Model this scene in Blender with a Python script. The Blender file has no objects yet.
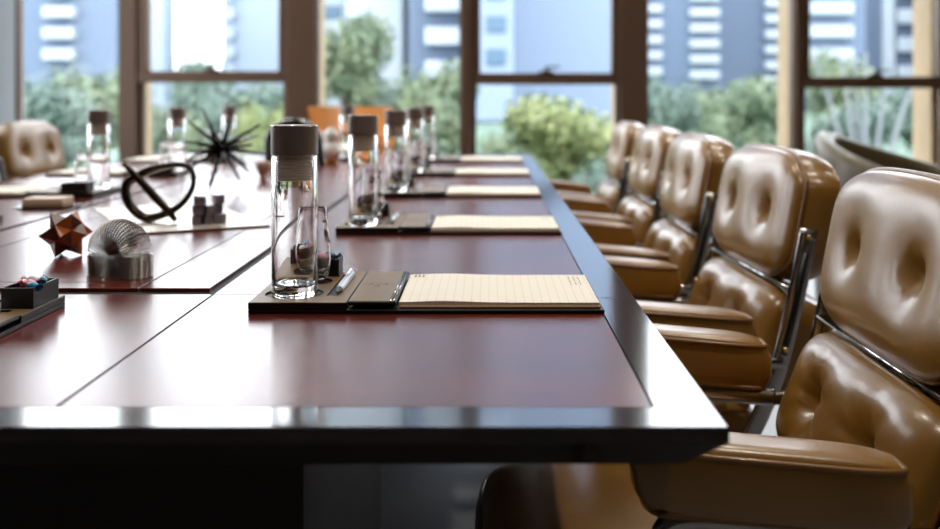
import bpy, bmesh, math, random
from mathutils import Vector, Matrix, Euler
PI = math.pi
rnd = random.Random(7)
SC = bpy.context.scene
COL = SC.collection

# ------------------------------------------------------------------ materials
def srgb(r, g, b):
    f = lambda c: (c/255/12.92) if c/255 <= .04045 else ((c/255+.055)/1.055)**2.4
    return (f(r), f(g), f(b), 1)

def mat(name, col, rough=.5, metal=0, spec=.5, coat=0, coat_rough=.1, trans=0, ior=1.45, bump=None, noise=None, emit=None):
    """bump=(scale, strength, distance); noise=(scale, other colour, stretch xyz)"""
    m = bpy.data.materials.new(name); m.use_nodes = True
    nt = m.node_tree; b = nt.nodes['Principled BSDF']
    b.inputs['Base Color'].default_value = col
    b.inputs['Roughness'].default_value = rough
    b.inputs['Metallic'].default_value = metal
    b.inputs['Specular IOR Level'].default_value = spec
    b.inputs['Coat Weight'].default_value = coat
    b.inputs['Coat Roughness'].default_value = coat_rough
    b.inputs['Transmission Weight'].default_value = trans
    b.inputs['IOR'].default_value = ior
    tc = None
    def coords(stretch=(1, 1, 1)):
        t = nt.nodes.new('ShaderNodeTexCoord'); mp = nt.nodes.new('ShaderNodeMapping')
        mp.inputs['Scale'].default_value = stretch
        nt.links.new(t.outputs['Object'], mp.inputs['Vector']); return mp.outputs['Vector']
    if noise:
        n = nt.nodes.new('ShaderNodeTexNoise'); n.inputs['Scale'].default_value = noise[0]
        n.inputs['Detail'].default_value = 4
        nt.links.new(coords(noise[2] if len(noise) > 2 else (1, 1, 1)), n.inputs['Vector'])
        cr = nt.nodes.new('ShaderNodeValToRGB')
        cr.color_ramp.elements[0].position = .35; cr.color_ramp.elements[1].position = .68
        cr.color_ramp.elements[0].color = col; cr.color_ramp.elements[1].color = noise[1]
        nt.links.new(n.outputs['Fac'], cr.inputs['Fac']); nt.links.new(cr.outputs['Color'], b.inputs['Base Color'])
    if bump:
        n = nt.nodes.new('ShaderNodeTexNoise'); n.inputs['Scale'].default_value = bump[0]
        n.inputs['Detail'].default_value = 3
        nt.links.new(coords(), n.inputs['Vector'])
        bp = nt.nodes.new('ShaderNodeBump'); bp.inputs['Strength'].default_value = bump[1]
        bp.inputs['Distance'].default_value = bump[2]
        nt.links.new(n.outputs['Fac'], bp.inputs['Height']); nt.links.new(bp.outputs['Normal'], b.inputs['Normal'])
        if coat: nt.links.new(bp.outputs['Normal'], b.inputs['Coat Normal'])
    if emit:
        b.inputs['Emission Color'].default_value = emit[0]; b.inputs['Emission Strength'].default_value = emit[1]
    return m

def pane_mat(name, tint=(1, 1, 1, 1)):
    m = bpy.data.materials.new(name); m.use_nodes = True; nt = m.node_tree
    nt.nodes.remove(nt.nodes['Principled BSDF'])
    out = nt.nodes['Material Output']
    tr = nt.nodes.new('ShaderNodeBsdfTransparent'); tr.inputs['Color'].default_value = tint
    gl = nt.nodes.new('ShaderNodeBsdfGlossy'); gl.inputs['Roughness'].default_value = .02
    fr = nt.nodes.new('ShaderNodeFresnel'); fr.inputs['IOR'].default_value = 1.3
    mx = nt.nodes.new('ShaderNodeMixShader')
    ge = nt.nodes.new('ShaderNodeNewGeometry'); iv = nt.nodes.new('ShaderNodeMath'); iv.operation = 'SUBTRACT'; iv.inputs[0].default_value = 1
    ml = nt.nodes.new('ShaderNodeMath'); ml.operation = 'MULTIPLY'
    nt.links.new(ge.outputs['Backfacing'], iv.inputs[1]); nt.links.new(iv.outputs[0], ml.inputs[0]); nt.links.new(fr.outputs[0], ml.inputs[1])
    nt.links.new(ml.outputs[0], mx.inputs[0]); nt.links.new(tr.outputs[0], mx.inputs[1])
    nt.links.new(gl.outputs[0], mx.inputs[2]); nt.links.new(mx.outputs[0], out.inputs['Surface'])
    return m

def paper_mat():
    m = mat('ruled_paper', srgb(252, 245, 232), .8, spec=.2)
    nt = m.node_tree; b = nt.nodes['Principled BSDF']
    t = nt.nodes.new('ShaderNodeTexCoord'); s = nt.nodes.new('ShaderNodeSeparateXYZ')
    nt.links.new(t.outputs['Object'], s.inputs[0])
    md = nt.nodes.new('ShaderNodeMath'); md.operation = 'PINGPONG'; md.inputs[1].default_value = .006
    nt.links.new(s.outputs['X'], md.inputs[0])
    lt = nt.nodes.new('ShaderNodeMath'); lt.operation = 'LESS_THAN'; lt.inputs[1].default_value = .0007
    nt.links.new(md.outputs[0], lt.inputs[0])
    mx = nt.nodes.new('ShaderNodeMix'); mx.data_type = 'RGBA'
    mx.inputs[6].default_value = srgb(252, 245, 232); mx.inputs[7].default_value = srgb(242, 232, 220)
    nt.links.new(lt.outputs[0], mx.inputs[0]); nt.links.new(mx.outputs[2], b.inputs['Base Color'])
    return m

M = {}
M['leather'] = mat('tan_leather', srgb(150, 107, 43), .33, spec=.65, coat=.45, coat_rough=.2,
                   bump=(90, .12, .002), noise=(9, srgb(136, 95, 35)))
M['leather_pipe'] = mat('tan_leather_piping', srgb(128, 86, 38), .35, spec=.5, coat=.2)
M['chrome'] = mat('polished_chrome', (.72, .72, .73, 1), .09, 1)
M['aluminium'] = mat('dark_polished_aluminium', (.42, .40, .38, 1), .16, 1)
M['black_plastic'] = mat('black_plastic', srgb(18, 18, 20), .35)
M['brass'] = mat('brass_screw', (.9, .66, .28, 1), .18, 1)
M['orange_leather'] = mat('orange_leather', srgb(214, 138, 66), .4, coat=.2, bump=(60, .1, .002))
M['olive_leather'] = mat('olive_brown_leather', srgb(92, 80, 56), .38, coat=.15, bump=(70, .1, .002))
M['band_wood'] = mat('ebonised_polished_wood', srgb(30, 17, 15), .13, spec=.6, coat=.5, coat_rough=.07,
                     noise=(5, srgb(40, 22, 18), (2, 2, 2)))
M['inlay'] = mat('red_brown_inlay', srgb(112, 40, 26), .25, spec=.8,
                 noise=(4, srgb(84, 28, 20), (1, 3, 1)))
M['seam'] = mat('dark_seam', srgb(16, 12, 11), .6)
M['pedestal'] = mat('dark_veneer', srgb(26, 17, 13), .55, noise=(6, srgb(36, 22, 16), (1, 1, .2)))
M['tray_black'] = mat('black_leatherette', srgb(16, 14, 14), .45, bump=(300, .15, .001))
M['tray_top'] = mat('bronze_brown_leatherette', srgb(128, 101, 68), .42, bump=(260, .15, .0008))
M['emboss'] = mat('debossed_mark', srgb(70, 54, 42), .5)
M['paper'] = paper_mat()
M['board'] = mat('kraft_backing', srgb(196, 160, 118), .8)
M['print'] = mat('grey_print', srgb(176, 164, 150), .8)
M['glass'] = mat('clear_glass', (1, 1, 1, 1), 0.0, trans=1, ior=1.46)
M['cap'] = mat('brushed_taupe_cap', srgb(142, 130, 126), .36, metal=.35)
M['cap_inner'] = mat('ribbed_sleeve', srgb(240, 230, 216), .45)
M['pen'] = mat('satin_white_metal', srgb(225, 226, 230), .22, metal=.35)
M['candy_blue'] = mat('blue_wrapper', srgb(40, 150, 200), .25, coat=.5)
M['candy_pink'] = mat('pink_wrapper', srgb(228, 140, 160), .25, coat=.5)
M['candy_white'] = mat('white_wrapper', srgb(235, 238, 240), .25, coat=.5)
M['candy_red'] = mat('red_wrapper', srgb(190, 60, 45), .25, coat=.5)
M['candy_teal'] = mat('teal_wrapper', srgb(20, 110, 140), .25, coat=.5)
M['steel'] = mat('spring_steel', (.40, .38, .35, 1), .25, 1)
M['star_dark'] = mat('dark_rosewood', srgb(96, 48, 22), .3, coat=.3, noise=(30, srgb(66, 32, 16), (1, 5, 1)))
M['star_light'] = mat('orange_rosewood', srgb(178, 92, 38), .3, coat=.3, noise=(30, srgb(140, 66, 26), (1, 5, 1)))
M['black_gloss'] = mat('black_bronze', srgb(30, 26, 24), .18, metal=.3, coat=.5)
M['bronze'] = mat('dark_bronze', srgb(62, 50, 40), .2, metal=.8)
M['cube'] = mat('gunmetal', srgb(128, 120, 134), .32, metal=.35)
M['mat'] = mat('glittering_gold_white_weave', srgb(250, 242, 232), .22, metal=.5, bump=(160, .6, .003), noise=(120, srgb(232, 212, 192)))
M['mat_edge'] = mat('dark_gold_edge', srgb(110, 90, 64), .4, metal=.5)
M['coaster_wood'] = mat('pale_tan_wood', srgb(205, 165, 125), .45)
M['coaster_paper'] = mat('pink_beige_paper', srgb(244, 222, 208), .7)
M['vase_white'] = mat('white_glaze', srgb(244, 242, 238), .15, coat=.6)
M['amber'] = mat('amber_glass', srgb(214, 148, 40), .12, coat=.4)
M['tan_glass'] = mat('smoky_tan_glaze', srgb(190, 165, 140), .15, coat=.5)
M['frame'] = mat('bronze_brown_frame', srgb(92, 68, 52), .42, metal=.25)
M['handle'] = mat('bronze_handle', srgb(60, 44, 36), .35, metal=.6)
M['pane'] = pane_mat('window_glass')
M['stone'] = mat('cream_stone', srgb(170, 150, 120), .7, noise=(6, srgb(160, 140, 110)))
M['wall'] = mat('grey_plaster', srgb(150, 156, 164), .8, bump=(120, .05, .002))
M['wall_warm'] = mat('warm_wall', srgb(120, 92, 64), .7)
M['wall_dark'] = mat('dark_panelled_wall', srgb(52, 38, 28), .6)
M['ceiling'] = mat('white_ceiling', srgb(226, 222, 214), .85)
M['floor'] = mat('pale_grey_stone_floor', srgb(140, 140, 143), .32, noise=(3, srgb(126, 126, 130)), spec=.5)
M['lamp'] = mat('lamp_glow', (1, 1, 1, 1), .5, emit=((1, .80, .56, 1), 30))
M['lamp_rim'] = mat('lamp_rim', srgb(220, 220, 220), .4)

# ------------------------------------------------------------------ mesh helpers
def obj(name, bm, m, parent=None, smooth=True, angle=None):
    me = bpy.data.meshes.new(name)
    bmesh.ops.recalc_face_normals(bm, faces=bm.faces)
    bm.to_mesh(me); bm.free()
    for mm in (m if isinstance(m, (list, tuple)) else [m]): me.materials.append(mm)
    if smooth:
        me.polygons.foreach_set('use_smooth', [True]*len(me.polygons))
        if angle: me.set_sharp_from_angle(angle=math.radians(angle))
    o = bpy.data.objects.new(name, me); COL.objects.link(o)
    if parent: o.parent = parent
    return o

def tag(o, label, cat, group=None, kind=None):
    if label: o['label'] = label
    if cat: o['category'] = cat
    if group: o['group'] = group
    if kind: o['kind'] = kind
    return o

def thing(name, label, cat, loc=(0, 0, 0), rz=0, group=None):
    o = bpy.data.objects.new(name, None); COL.objects.link(o); o.empty_display_size = .05
    o.location = loc; o.rotation_euler = (0, 0, rz)
    return tag(o, label, cat, group)

def struct(o): o['kind'] = 'structure'; return o

def dup(root, loc, rz, label=None, group=None):
    r = root.copy(); COL.objects.link(r); r.location = loc; r.rotation_euler = (0, 0, rz)
    if label: r['label'] = label
    if group: r['group'] = group
    for ch in list(root.children):
        c = ch.copy(); COL.objects.link(c); c.parent = r
        for g in list(ch.children):
            d = g.copy(); COL.objects.link(d); d.parent = c
    return r

def box(bm, lo, hi, bev=0, seg=2, mtx=None, mi=0):
    x0, y0, z0 = lo; x1, y1, z1 = hi
    v = [bm.verts.new(p) for p in ((x0,y0,z0),(x1,y0,z0),(x1,y1,z0),(x0,y1,z0),(x0,y0,z1),(x1,y0,z1),(x1,y1,z1),(x0,y1,z1))]
    fs = [bm.faces.new([v[i] for i in q]) for q in ((0,3,2,1),(4,5,6,7),(0,1,5,4),(1,2,6,5),(2,3,7,6),(3,0,4,7))]
    for f in fs: f.material_index = mi
    vs = set(v)
    if bev:
        es = list({e for f in fs for e in f.edges})
        r = bmesh.ops.bevel(bm, geom=es, offset=bev, segments=seg, affect='EDGES', profile=.5)
        vs = {x for f in r['faces'] for x in f.verts} | {x for x in v if x.is_valid}
    if mtx: bmesh.ops.transform(bm, matrix=mtx, verts=list(vs))

def boxed(lo, hi, bev=0, seg=2):
    bm = bmesh.new(); box(bm, lo, hi, bev, seg); return bm

def frames(pts, closed):
    n = len(pts); out = []; up = None
    for i in range(n):
        a = pts[(i-1) % n] if (closed or i > 0) else pts[i]
        b = pts[(i+1) % n] if (closed or i < n-1) else pts[i]
        t = (b-a).normalized()
        if up is None:
            up = Vector((0, 0, 1)) if abs(t.z) < .9 else Vector((1, 0, 0))
        s = t.cross(up)
        if s.length < 1e-6: s = t.orthogonal()
        s.normalize(); u = s.cross(t).normalized(); up = u
        out.append((s, u))
    return out

def tube(bm, pts, r, seg=8, closed=False, flat=(1, 1), caps=True):
    pts = [Vector(p) for p in pts]; n = len(pts)
    rr = r if isinstance(r, (list, tuple)) else [r]*n
    fr = frames(pts, closed); rings = []
    for p, (s, u), q in zip(pts, fr, rr):
        rings.append([bm.verts.new(p + s*(q*flat[0]*math.cos(2*PI*k/seg)) + u*(q*flat[1]*math.sin(2*PI*k/seg))) for k in range(seg)])
    m = n if closed else n-1
    for i in range(m):
        A, B = rings[i], rings[(i+1) % n]
        for k in range(seg):
            bm.faces.new((A[k], A[(k+1) % seg], B[(k+1) % seg], B[k]))
    if not closed and caps:
        bm.faces.new(rings[0][::-1]); bm.faces.new(rings[-1])

def lathe(bm, prof, seg=32, c=(0, 0, 0), mi=0, close=False):
    rings = []
    for r, z in prof:
        if r < 1e-6: rings.append([bm.verts.new((c[0], c[1], c[2]+z))])
        else: rings.append([bm.verts.new((c[0]+r*math.cos(2*PI*k/seg), c[1]+r*math.sin(2*PI*k/seg), c[2]+z)) for k in range(seg)])
    pairs = list(zip(rings, rings[1:])) + ([(rings[-1], rings[0])] if close else [])
    for A, B in pairs:
        for k in range(seg):
            j = (k+1) % seg
            if len(A) == 1 and len(B) == 1: continue
            if len(A) == 1: f = bm.faces.new((A[0], B[k], B[j]))
            elif len(B) == 1: f = bm.faces.new((A[k], A[j], B[0]))
            else: f = bm.faces.new((A[k], A[j], B[j], B[k]))
            f.material_index = mi

def smooth_path(pts, n=6, closed=False):
    """Catmull-Rom through points"""
    P = [Vector(p) for p in pts]; out = []; L = len(P)
    rng = range(L) if closed else range(L-1)
    for i in rng:
        p0 = P[(i-1) % L] if (closed or i > 0) else P[i]; p1 = P[i]; p2 = P[(i+1) % L]
        p3 = P[(i+2) % L] if (closed or i+2 < L) else p2
        for k in range(n):
            t = k/n
            out.append(.5*((2*p1)+(p2-p0)*t+(2*p0-5*p1+4*p2-p3)*t*t+(3*p1-p0-3*p2+p3)*t**3))
    if not closed: out.append(P[-1])
    return out

# ------------------------------------------------------------------ camera geometry of the photograph
TZ = .75                 # table top
EYE = 1.04
def at(px, d): return (px-488)/1000*d      # world X seen at column px, distance d

# ------------------------------------------------------------------ room shell
WY = 7.5; XL, XR = -3.53, 4.9; YB = -2.6; ZC = 3.95
WTOP, WBOT = 3.6, .22
struct(obj('floor', boxed((XL-.2, YB-.2, -.1), (XR+.2, WY+.12, 0)), M['floor'], smooth=False))
struct(obj('ceiling', boxed((XL-.2, YB-.2, ZC), (XR+.2, WY+.12, ZC+.15)), M['ceiling'], smooth=False))
bm = bmesh.new(); LW = [(3.5, 4.6), (5.0, 6.6)]     # openings of the left wall
box(bm, (XL-.2, YB-.2, 0), (XL, WY+.12, .3)); box(bm, (XL-.2, YB-.2, 3.5), (XL, WY+.12, ZC))
for a, b in zip([YB-.2]+[q[1] for q in LW], [q[0] for q in LW]+[WY+.12]): box(bm, (XL-.2, a, .3), (XL, b, 3.5))
struct(obj('wall_left', bm, M['wall'], smooth=False))
struct(obj('wall_right', boxed((XR, YB-.2, 0), (XR+.2, WY+.12, ZC)), M['wall_warm'], smooth=False))
struct(obj('wall_near', boxed((XL, YB-.2, 0), (XR, YB, ZC)), M['wall_dark'], smooth=False))
bm = bmesh.new(); box(bm, (XL, WY-.06, 0), (XR, WY+.12, WBOT)); box(bm, (XL, WY-.06, WTOP), (XR, WY+.12, ZC))
struct(obj('wall_far', bm, M['frame'], smooth=False))
for nm, lo, hi in (('baseboard_left', (XL, YB, 0), (XL+.015, WY-.06, .1)), ('baseboard_right', (XR-.015, YB, 0), (XR, WY-.06, .1)),
                   ('baseboard_near', (XL+.015, YB, 0), (XR-.015, YB+.015, .1))):
    struct(obj(nm, boxed(lo, hi, .003), M['frame'], smooth=False))

wn = [0]
def fixed_window(x0, x1):
    wn[0] += 1
    bm = bmesh.new(); t = .012
    box(bm, (x0, WY-.03, WBOT), (x0+t, WY+.06, WTOP)); box(bm, (x1-t, WY-.03, WBOT), (x1, WY+.06, WTOP))
    box(bm, (x0+t, WY-.03, WTOP-t), (x1-t, WY+.06, WTOP)); box(bm, (x0+t, WY-.03, WBOT), (x1-t, WY+.06, WBOT+t))
    w = struct(obj('window_%d' % wn[0], bm, M['frame'], smooth=False))
    obj('glass_pane', boxed((x0+t, WY+.01, WBOT+t), (x1-t, WY+.018, WTOP-t)), M['pane'], w, smooth=False)

def casement(x0, xa, xb, x1, rail):
    """outer frame x0..x1, upper glass xa..xb, rail centre height"""
    wn[0] += 1
    bm = bmesh.new(); ra, rb = rail-.043, rail+.043
    for a, b in ((x0, xa-.065), (xb+.065, x1)):
        box(bm, (a, WY-.07, WBOT), (b, WY+.10, WTOP), .006)
    l, r = xa-.065, xb+.065
    box(bm, (l, WY-.05, WTOP-.07), (r, WY+.08, WTOP), .004); box(bm, (l, WY-.05, WBOT), (r, WY+.08, WBOT+.07), .004)
    w = struct(obj('window_%d' % wn[0], bm, M['frame'], smooth=False))
    bm = bmesh.new()
    box(bm, (l, WY-.055, ra), (r, WY+.07, rb), .005)
    box(bm, (l, WY-.045, rb), (xa, WY+.06, WTOP-.07), .005); box(bm, (xb, WY-.045, rb), (r, WY+.06, WTOP-.07), .005)
    box(bm, (l, WY-.02, WBOT+.07), (l+.035, WY+.05, ra), .005); box(bm, (r-.035, WY-.02, WBOT+.07), (r, WY+.05, ra), .005)
    obj('sash', bm, M['frame'], w, smooth=False)
    obj('glass_pane', boxed((xa, WY+.01, rb), (xb, WY+.018, WTOP-.07)), M['pane'], w, smooth=False)
    obj('glass_pane', boxed((l+.035, WY+.01, WBOT+.07), (r-.035, WY+.018, ra)), M['pane'], w, smooth=False)
    xm = (xa+xb)/2
    bm = bmesh.new(); box(bm, (xm-.055, WY-.075, rb-.002), (xm+.055, WY-.05, rb+.018), .006)
    box(bm, (xm-.012, WY-.085, rb+.012), (xm+.012, WY-.06, rb+.045), .005)
    box(bm, (xm-.006, WY-.10, rb+.036), (xm+.10, WY-.083, rb+.052), .005)
    obj('window_handle', bm, M['handle'], w, smooth=False)

PX = lambda p: at(p, WY)
def side_window(y0, y1):
    wn[0] += 1
    bm = bmesh.new(); t = .06; z0, z1 = .3, 3.5
    for lo, hi in (((XL-.16, y0, z0), (XL-.08, y0+t, z1)), ((XL-.16, y1-t, z0), (XL-.08, y1, z1)), ((XL-.16, y0+t, z0), (XL-.08, y1-t, z0+t)),
                   ((XL-.16, y0+t, z1-t), (XL-.08, y1-t, z1)), ((XL-.16, y0+t, 1.15), (XL-.08, y1-t, 1.23))): box(bm, lo, hi)
    w = struct(obj('window_%d' % wn[0], bm, M['frame'], smooth=False))
    obj('glass_pane', boxed((XL-.125, y0+t, z0+t), (XL-.117, y1-t, z1-t)), M['pane'], w, smooth=False)
rails = (EYE+.150, EYE+.136, EYE+.109)
fixed_window(XL, PX(121.5))
casement(PX(121.5), PX(148), PX(279.5), PX(317), rails[0])
fixed_window(PX(317), PX(461))
casement(PX(461), PX(480.5), PX(611), PX(646.5), rails[1])
fixed_window(PX(646.5), PX(793))
casement(PX(793), PX(808.5), PX(936.5), PX(966), rails[2])
fixed_window(PX(966), XR)
for a, b in LW: side_window(a, b)
# stone fins outside, behind each mullion
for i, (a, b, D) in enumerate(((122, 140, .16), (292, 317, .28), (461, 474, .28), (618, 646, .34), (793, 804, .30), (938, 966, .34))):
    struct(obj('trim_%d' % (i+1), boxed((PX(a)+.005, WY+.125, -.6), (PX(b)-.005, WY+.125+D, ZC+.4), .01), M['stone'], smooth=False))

# ------------------------------------------------------------------ conference table
TX0, TX1, TY0, TY1 = -1.686, .212, .878, 5.04
table = thing('conference_table', 'long dark polished conference table with red-brown inlaid top', 'table', ((TX0+TX1)/2, (TY0+TY1)/2, 0))
CX, CY = table.location.x, table.location.y
def tb(name, bm, m, smooth=False, parent=table):
    bmesh.ops.translate(bm, verts=bm.verts, vec=(-CX, -CY, 0)); return obj(name, bm, m, parent, smooth)
B = .0565
bm = bmesh.new()
def loop(off, z): return [bm.verts.new(p) for p in ((TX0+off, TY0+off, z), (TX1-off, TY0+off, z), (TX1-off, TY1-off, z), (TX0+off, TY1-off, z))]
L = [loop(B, TZ-.012), loop(B, TZ), loop(.0015, TZ), loop(0, TZ-.0015), loop(0, TZ-.014), loop(.035, TZ-.045)]
for a, b in zip(L, L[1:]):
    for k in range(4): bm.faces.new((a[k], a[(k+1) % 4], b[(k+1) % 4], b[k]))
bm.faces.new(L[-1]); bm.faces.new(L[0])
tb('edge_band', bm, M['band_wood'])
# dark hairline seams show between separate inlay panels lying on the core
IX0, IX1, IY0, IY1 = TX0+B, TX1-B, TY0+B, TY1-B
g = .0016; PZ0, PZ1 = TZ-.0118, TZ+.0
SX0, SX1 = -1.070, -.404           # seams of the near and far end panels
GY0, GY1 = 1.472, 4.446
tb('core', boxed((IX0, IY0, TZ-.0119), (IX1, IY1, TZ-.006)), M['seam'])
def panel(x0, x1, y0, y1, bev=.0006, m='inlay'):
    bm = boxed((x0+g, y0+g, TZ-.006), (x1-g, y1-g, TZ-.0002), bev, 1)
    tb('inlay_panel', bm, M[m])
for y0, y1 in ((IY0, GY0), (GY1, IY1)):
    panel(IX0, SX0, y0, y1); panel(SX0, SX1, y0, y1); panel(SX1, IX1, y0, y1)
ys = [GY0, GY0+(GY1-GY0)/2, GY1]
for y0, y1 in zip(ys, ys[1:]):
    panel(-.421+.016, IX1, y0, y1); panel(IX0, -1.053-.016, y0, y1)
# middle panel with cable gap round it, and two thin seams
g0 = GY0+.045
panel(-1.053, -.944, g0, GY1-.045); panel(-.530, -.421, g0, GY1-.045)
panel(-.944, -.530, g0, 1.568); panel(-.944, -.530, 4.35, GY1-.045); panel(-.944, -.530, 1.568, 2.96); panel(-.944, -.530, 2.96, 4.35)
tb('underframe', boxed((TX0+.35, TY0+.45, TZ-.09), (TX1-.35, TY1-.45, TZ-.0455), .004), M['pedestal'])
for y0, y1 in ((1.35, 2.35), (3.55, 4.57)):
    bm = boxed((-1.22, y0, 0), (-.25, y1, TZ-.0905), .006)
    p = tb('pedestal', bm, M['pedestal'])
# cable tray panel joints of the band: thin mitre strips
for x, y, dx, dy in ((TX1-B, 1.4435, B, .0012), (TX0, 1.4435, B, .0012), (TX1-B, 4.47, B, .0012), (TX0, 4.47, B, .0012)):
    tb('band_joint', boxed((x+.0005, y, TZ-.001), (x+dx-.002, y+dy, TZ+.0002)), M['seam'])

# ------------------------------------------------------------------ executive chairs
def cushion(hw, hh, thick, bulge, tufts, fn, c=.30, N=44, p=4, back=.012, folds=0, power=6, dome=0):
    """fn(a,b,d) -> position. Returns mesh and the front rim loop."""
    bm = bmesh.new()
    tt = [math.sin(PI/2*(-1+2*i/N)*.86)/math.sin(PI/2*.86) for i in range(N+1)]
    def flat(u, v):
        a = u*math.sqrt(max(0, 1-c*abs(v)**power)); b = v*math.sqrt(max(0, 1-c*abs(u)**power))
        return a*hw, b*hh + dome*(1-u*u)*(v if v > 0 else 0)
    def depth(u, v, a, b):
        e = max(0, (1-abs(u)**p)*(1-abs(v)**p))
        d = bulge*e**.55
        for (ta, tb_, T, s) in tufts:
            r = math.hypot((a-ta)*1.15, b-tb_); th = math.atan2(b-tb_, a-ta)
            k = T*(.55*math.exp(-(r/s)**1.3)+.45*math.exp(-(r/(s*.30))**2))
            if folds: k += T*.10*math.exp(-(r/(s*.5)))*math.sin(folds*th+.6)*min(1, r/(s*.25))
            d -= k*min(1, e*3)
        return d
    F = [[None]*(N+1) for _ in range(N+1)]; K = [[None]*(N+1) for _ in range(N+1)]
    for i, u in enumerate(tt):
        for j, v in enumerate(tt):
            a, b = flat(u, v)
            F[i][j] = bm.verts.new(fn(a, b, depth(u, v, a, b)))
            e = max(0, (1-abs(u)**4)*(1-abs(v)**4))
            K[i][j] = bm.verts.new(fn(a, b, -thick-back*e**.6))
    for i in range(N):
        for j in range(N):
            bm.faces.new((F[i][j], F[i+1][j], F[i+1][j+1], F[i][j+1]))
            bm.faces.new((K[i][j], K[i][j+1], K[i+1][j+1], K[i+1][j]))
    ring = [(i, 0) for i in range(N)]+[(N, j) for j in range(N)]+[(i, N) for i in range(N, 0, -1)]+[(0, j) for j in range(N, 0, -1)]
    rim = []
    mids = []
    for i, j in ring:
        a, b = flat(tt[i], tt[j]); s = 1+.010/max(hw, hh)
        rim.append(Vector(fn(a*1.004, b*1.004, 0)))
        mids.append([bm.verts.new(fn(a*s, b*s, -thick*q)) for q in (.25, .5, .75)])
    n = len(ring)
    for q in range(n):
        w = (q+1) % n
        A = [F[ring[q][0]][ring[q][1]]]+mids[q]+[K[ring[q][0]][ring[q][1]]]
        Bq = [F[ring[w][0]][ring[w][1]]]+mids[w]+[K[ring[w][0]][ring[w][1]]]
        for k in range(4): bm.faces.new((A[k], A[k+1], Bq[k+1], Bq[k]))
    return bm, rim

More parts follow.
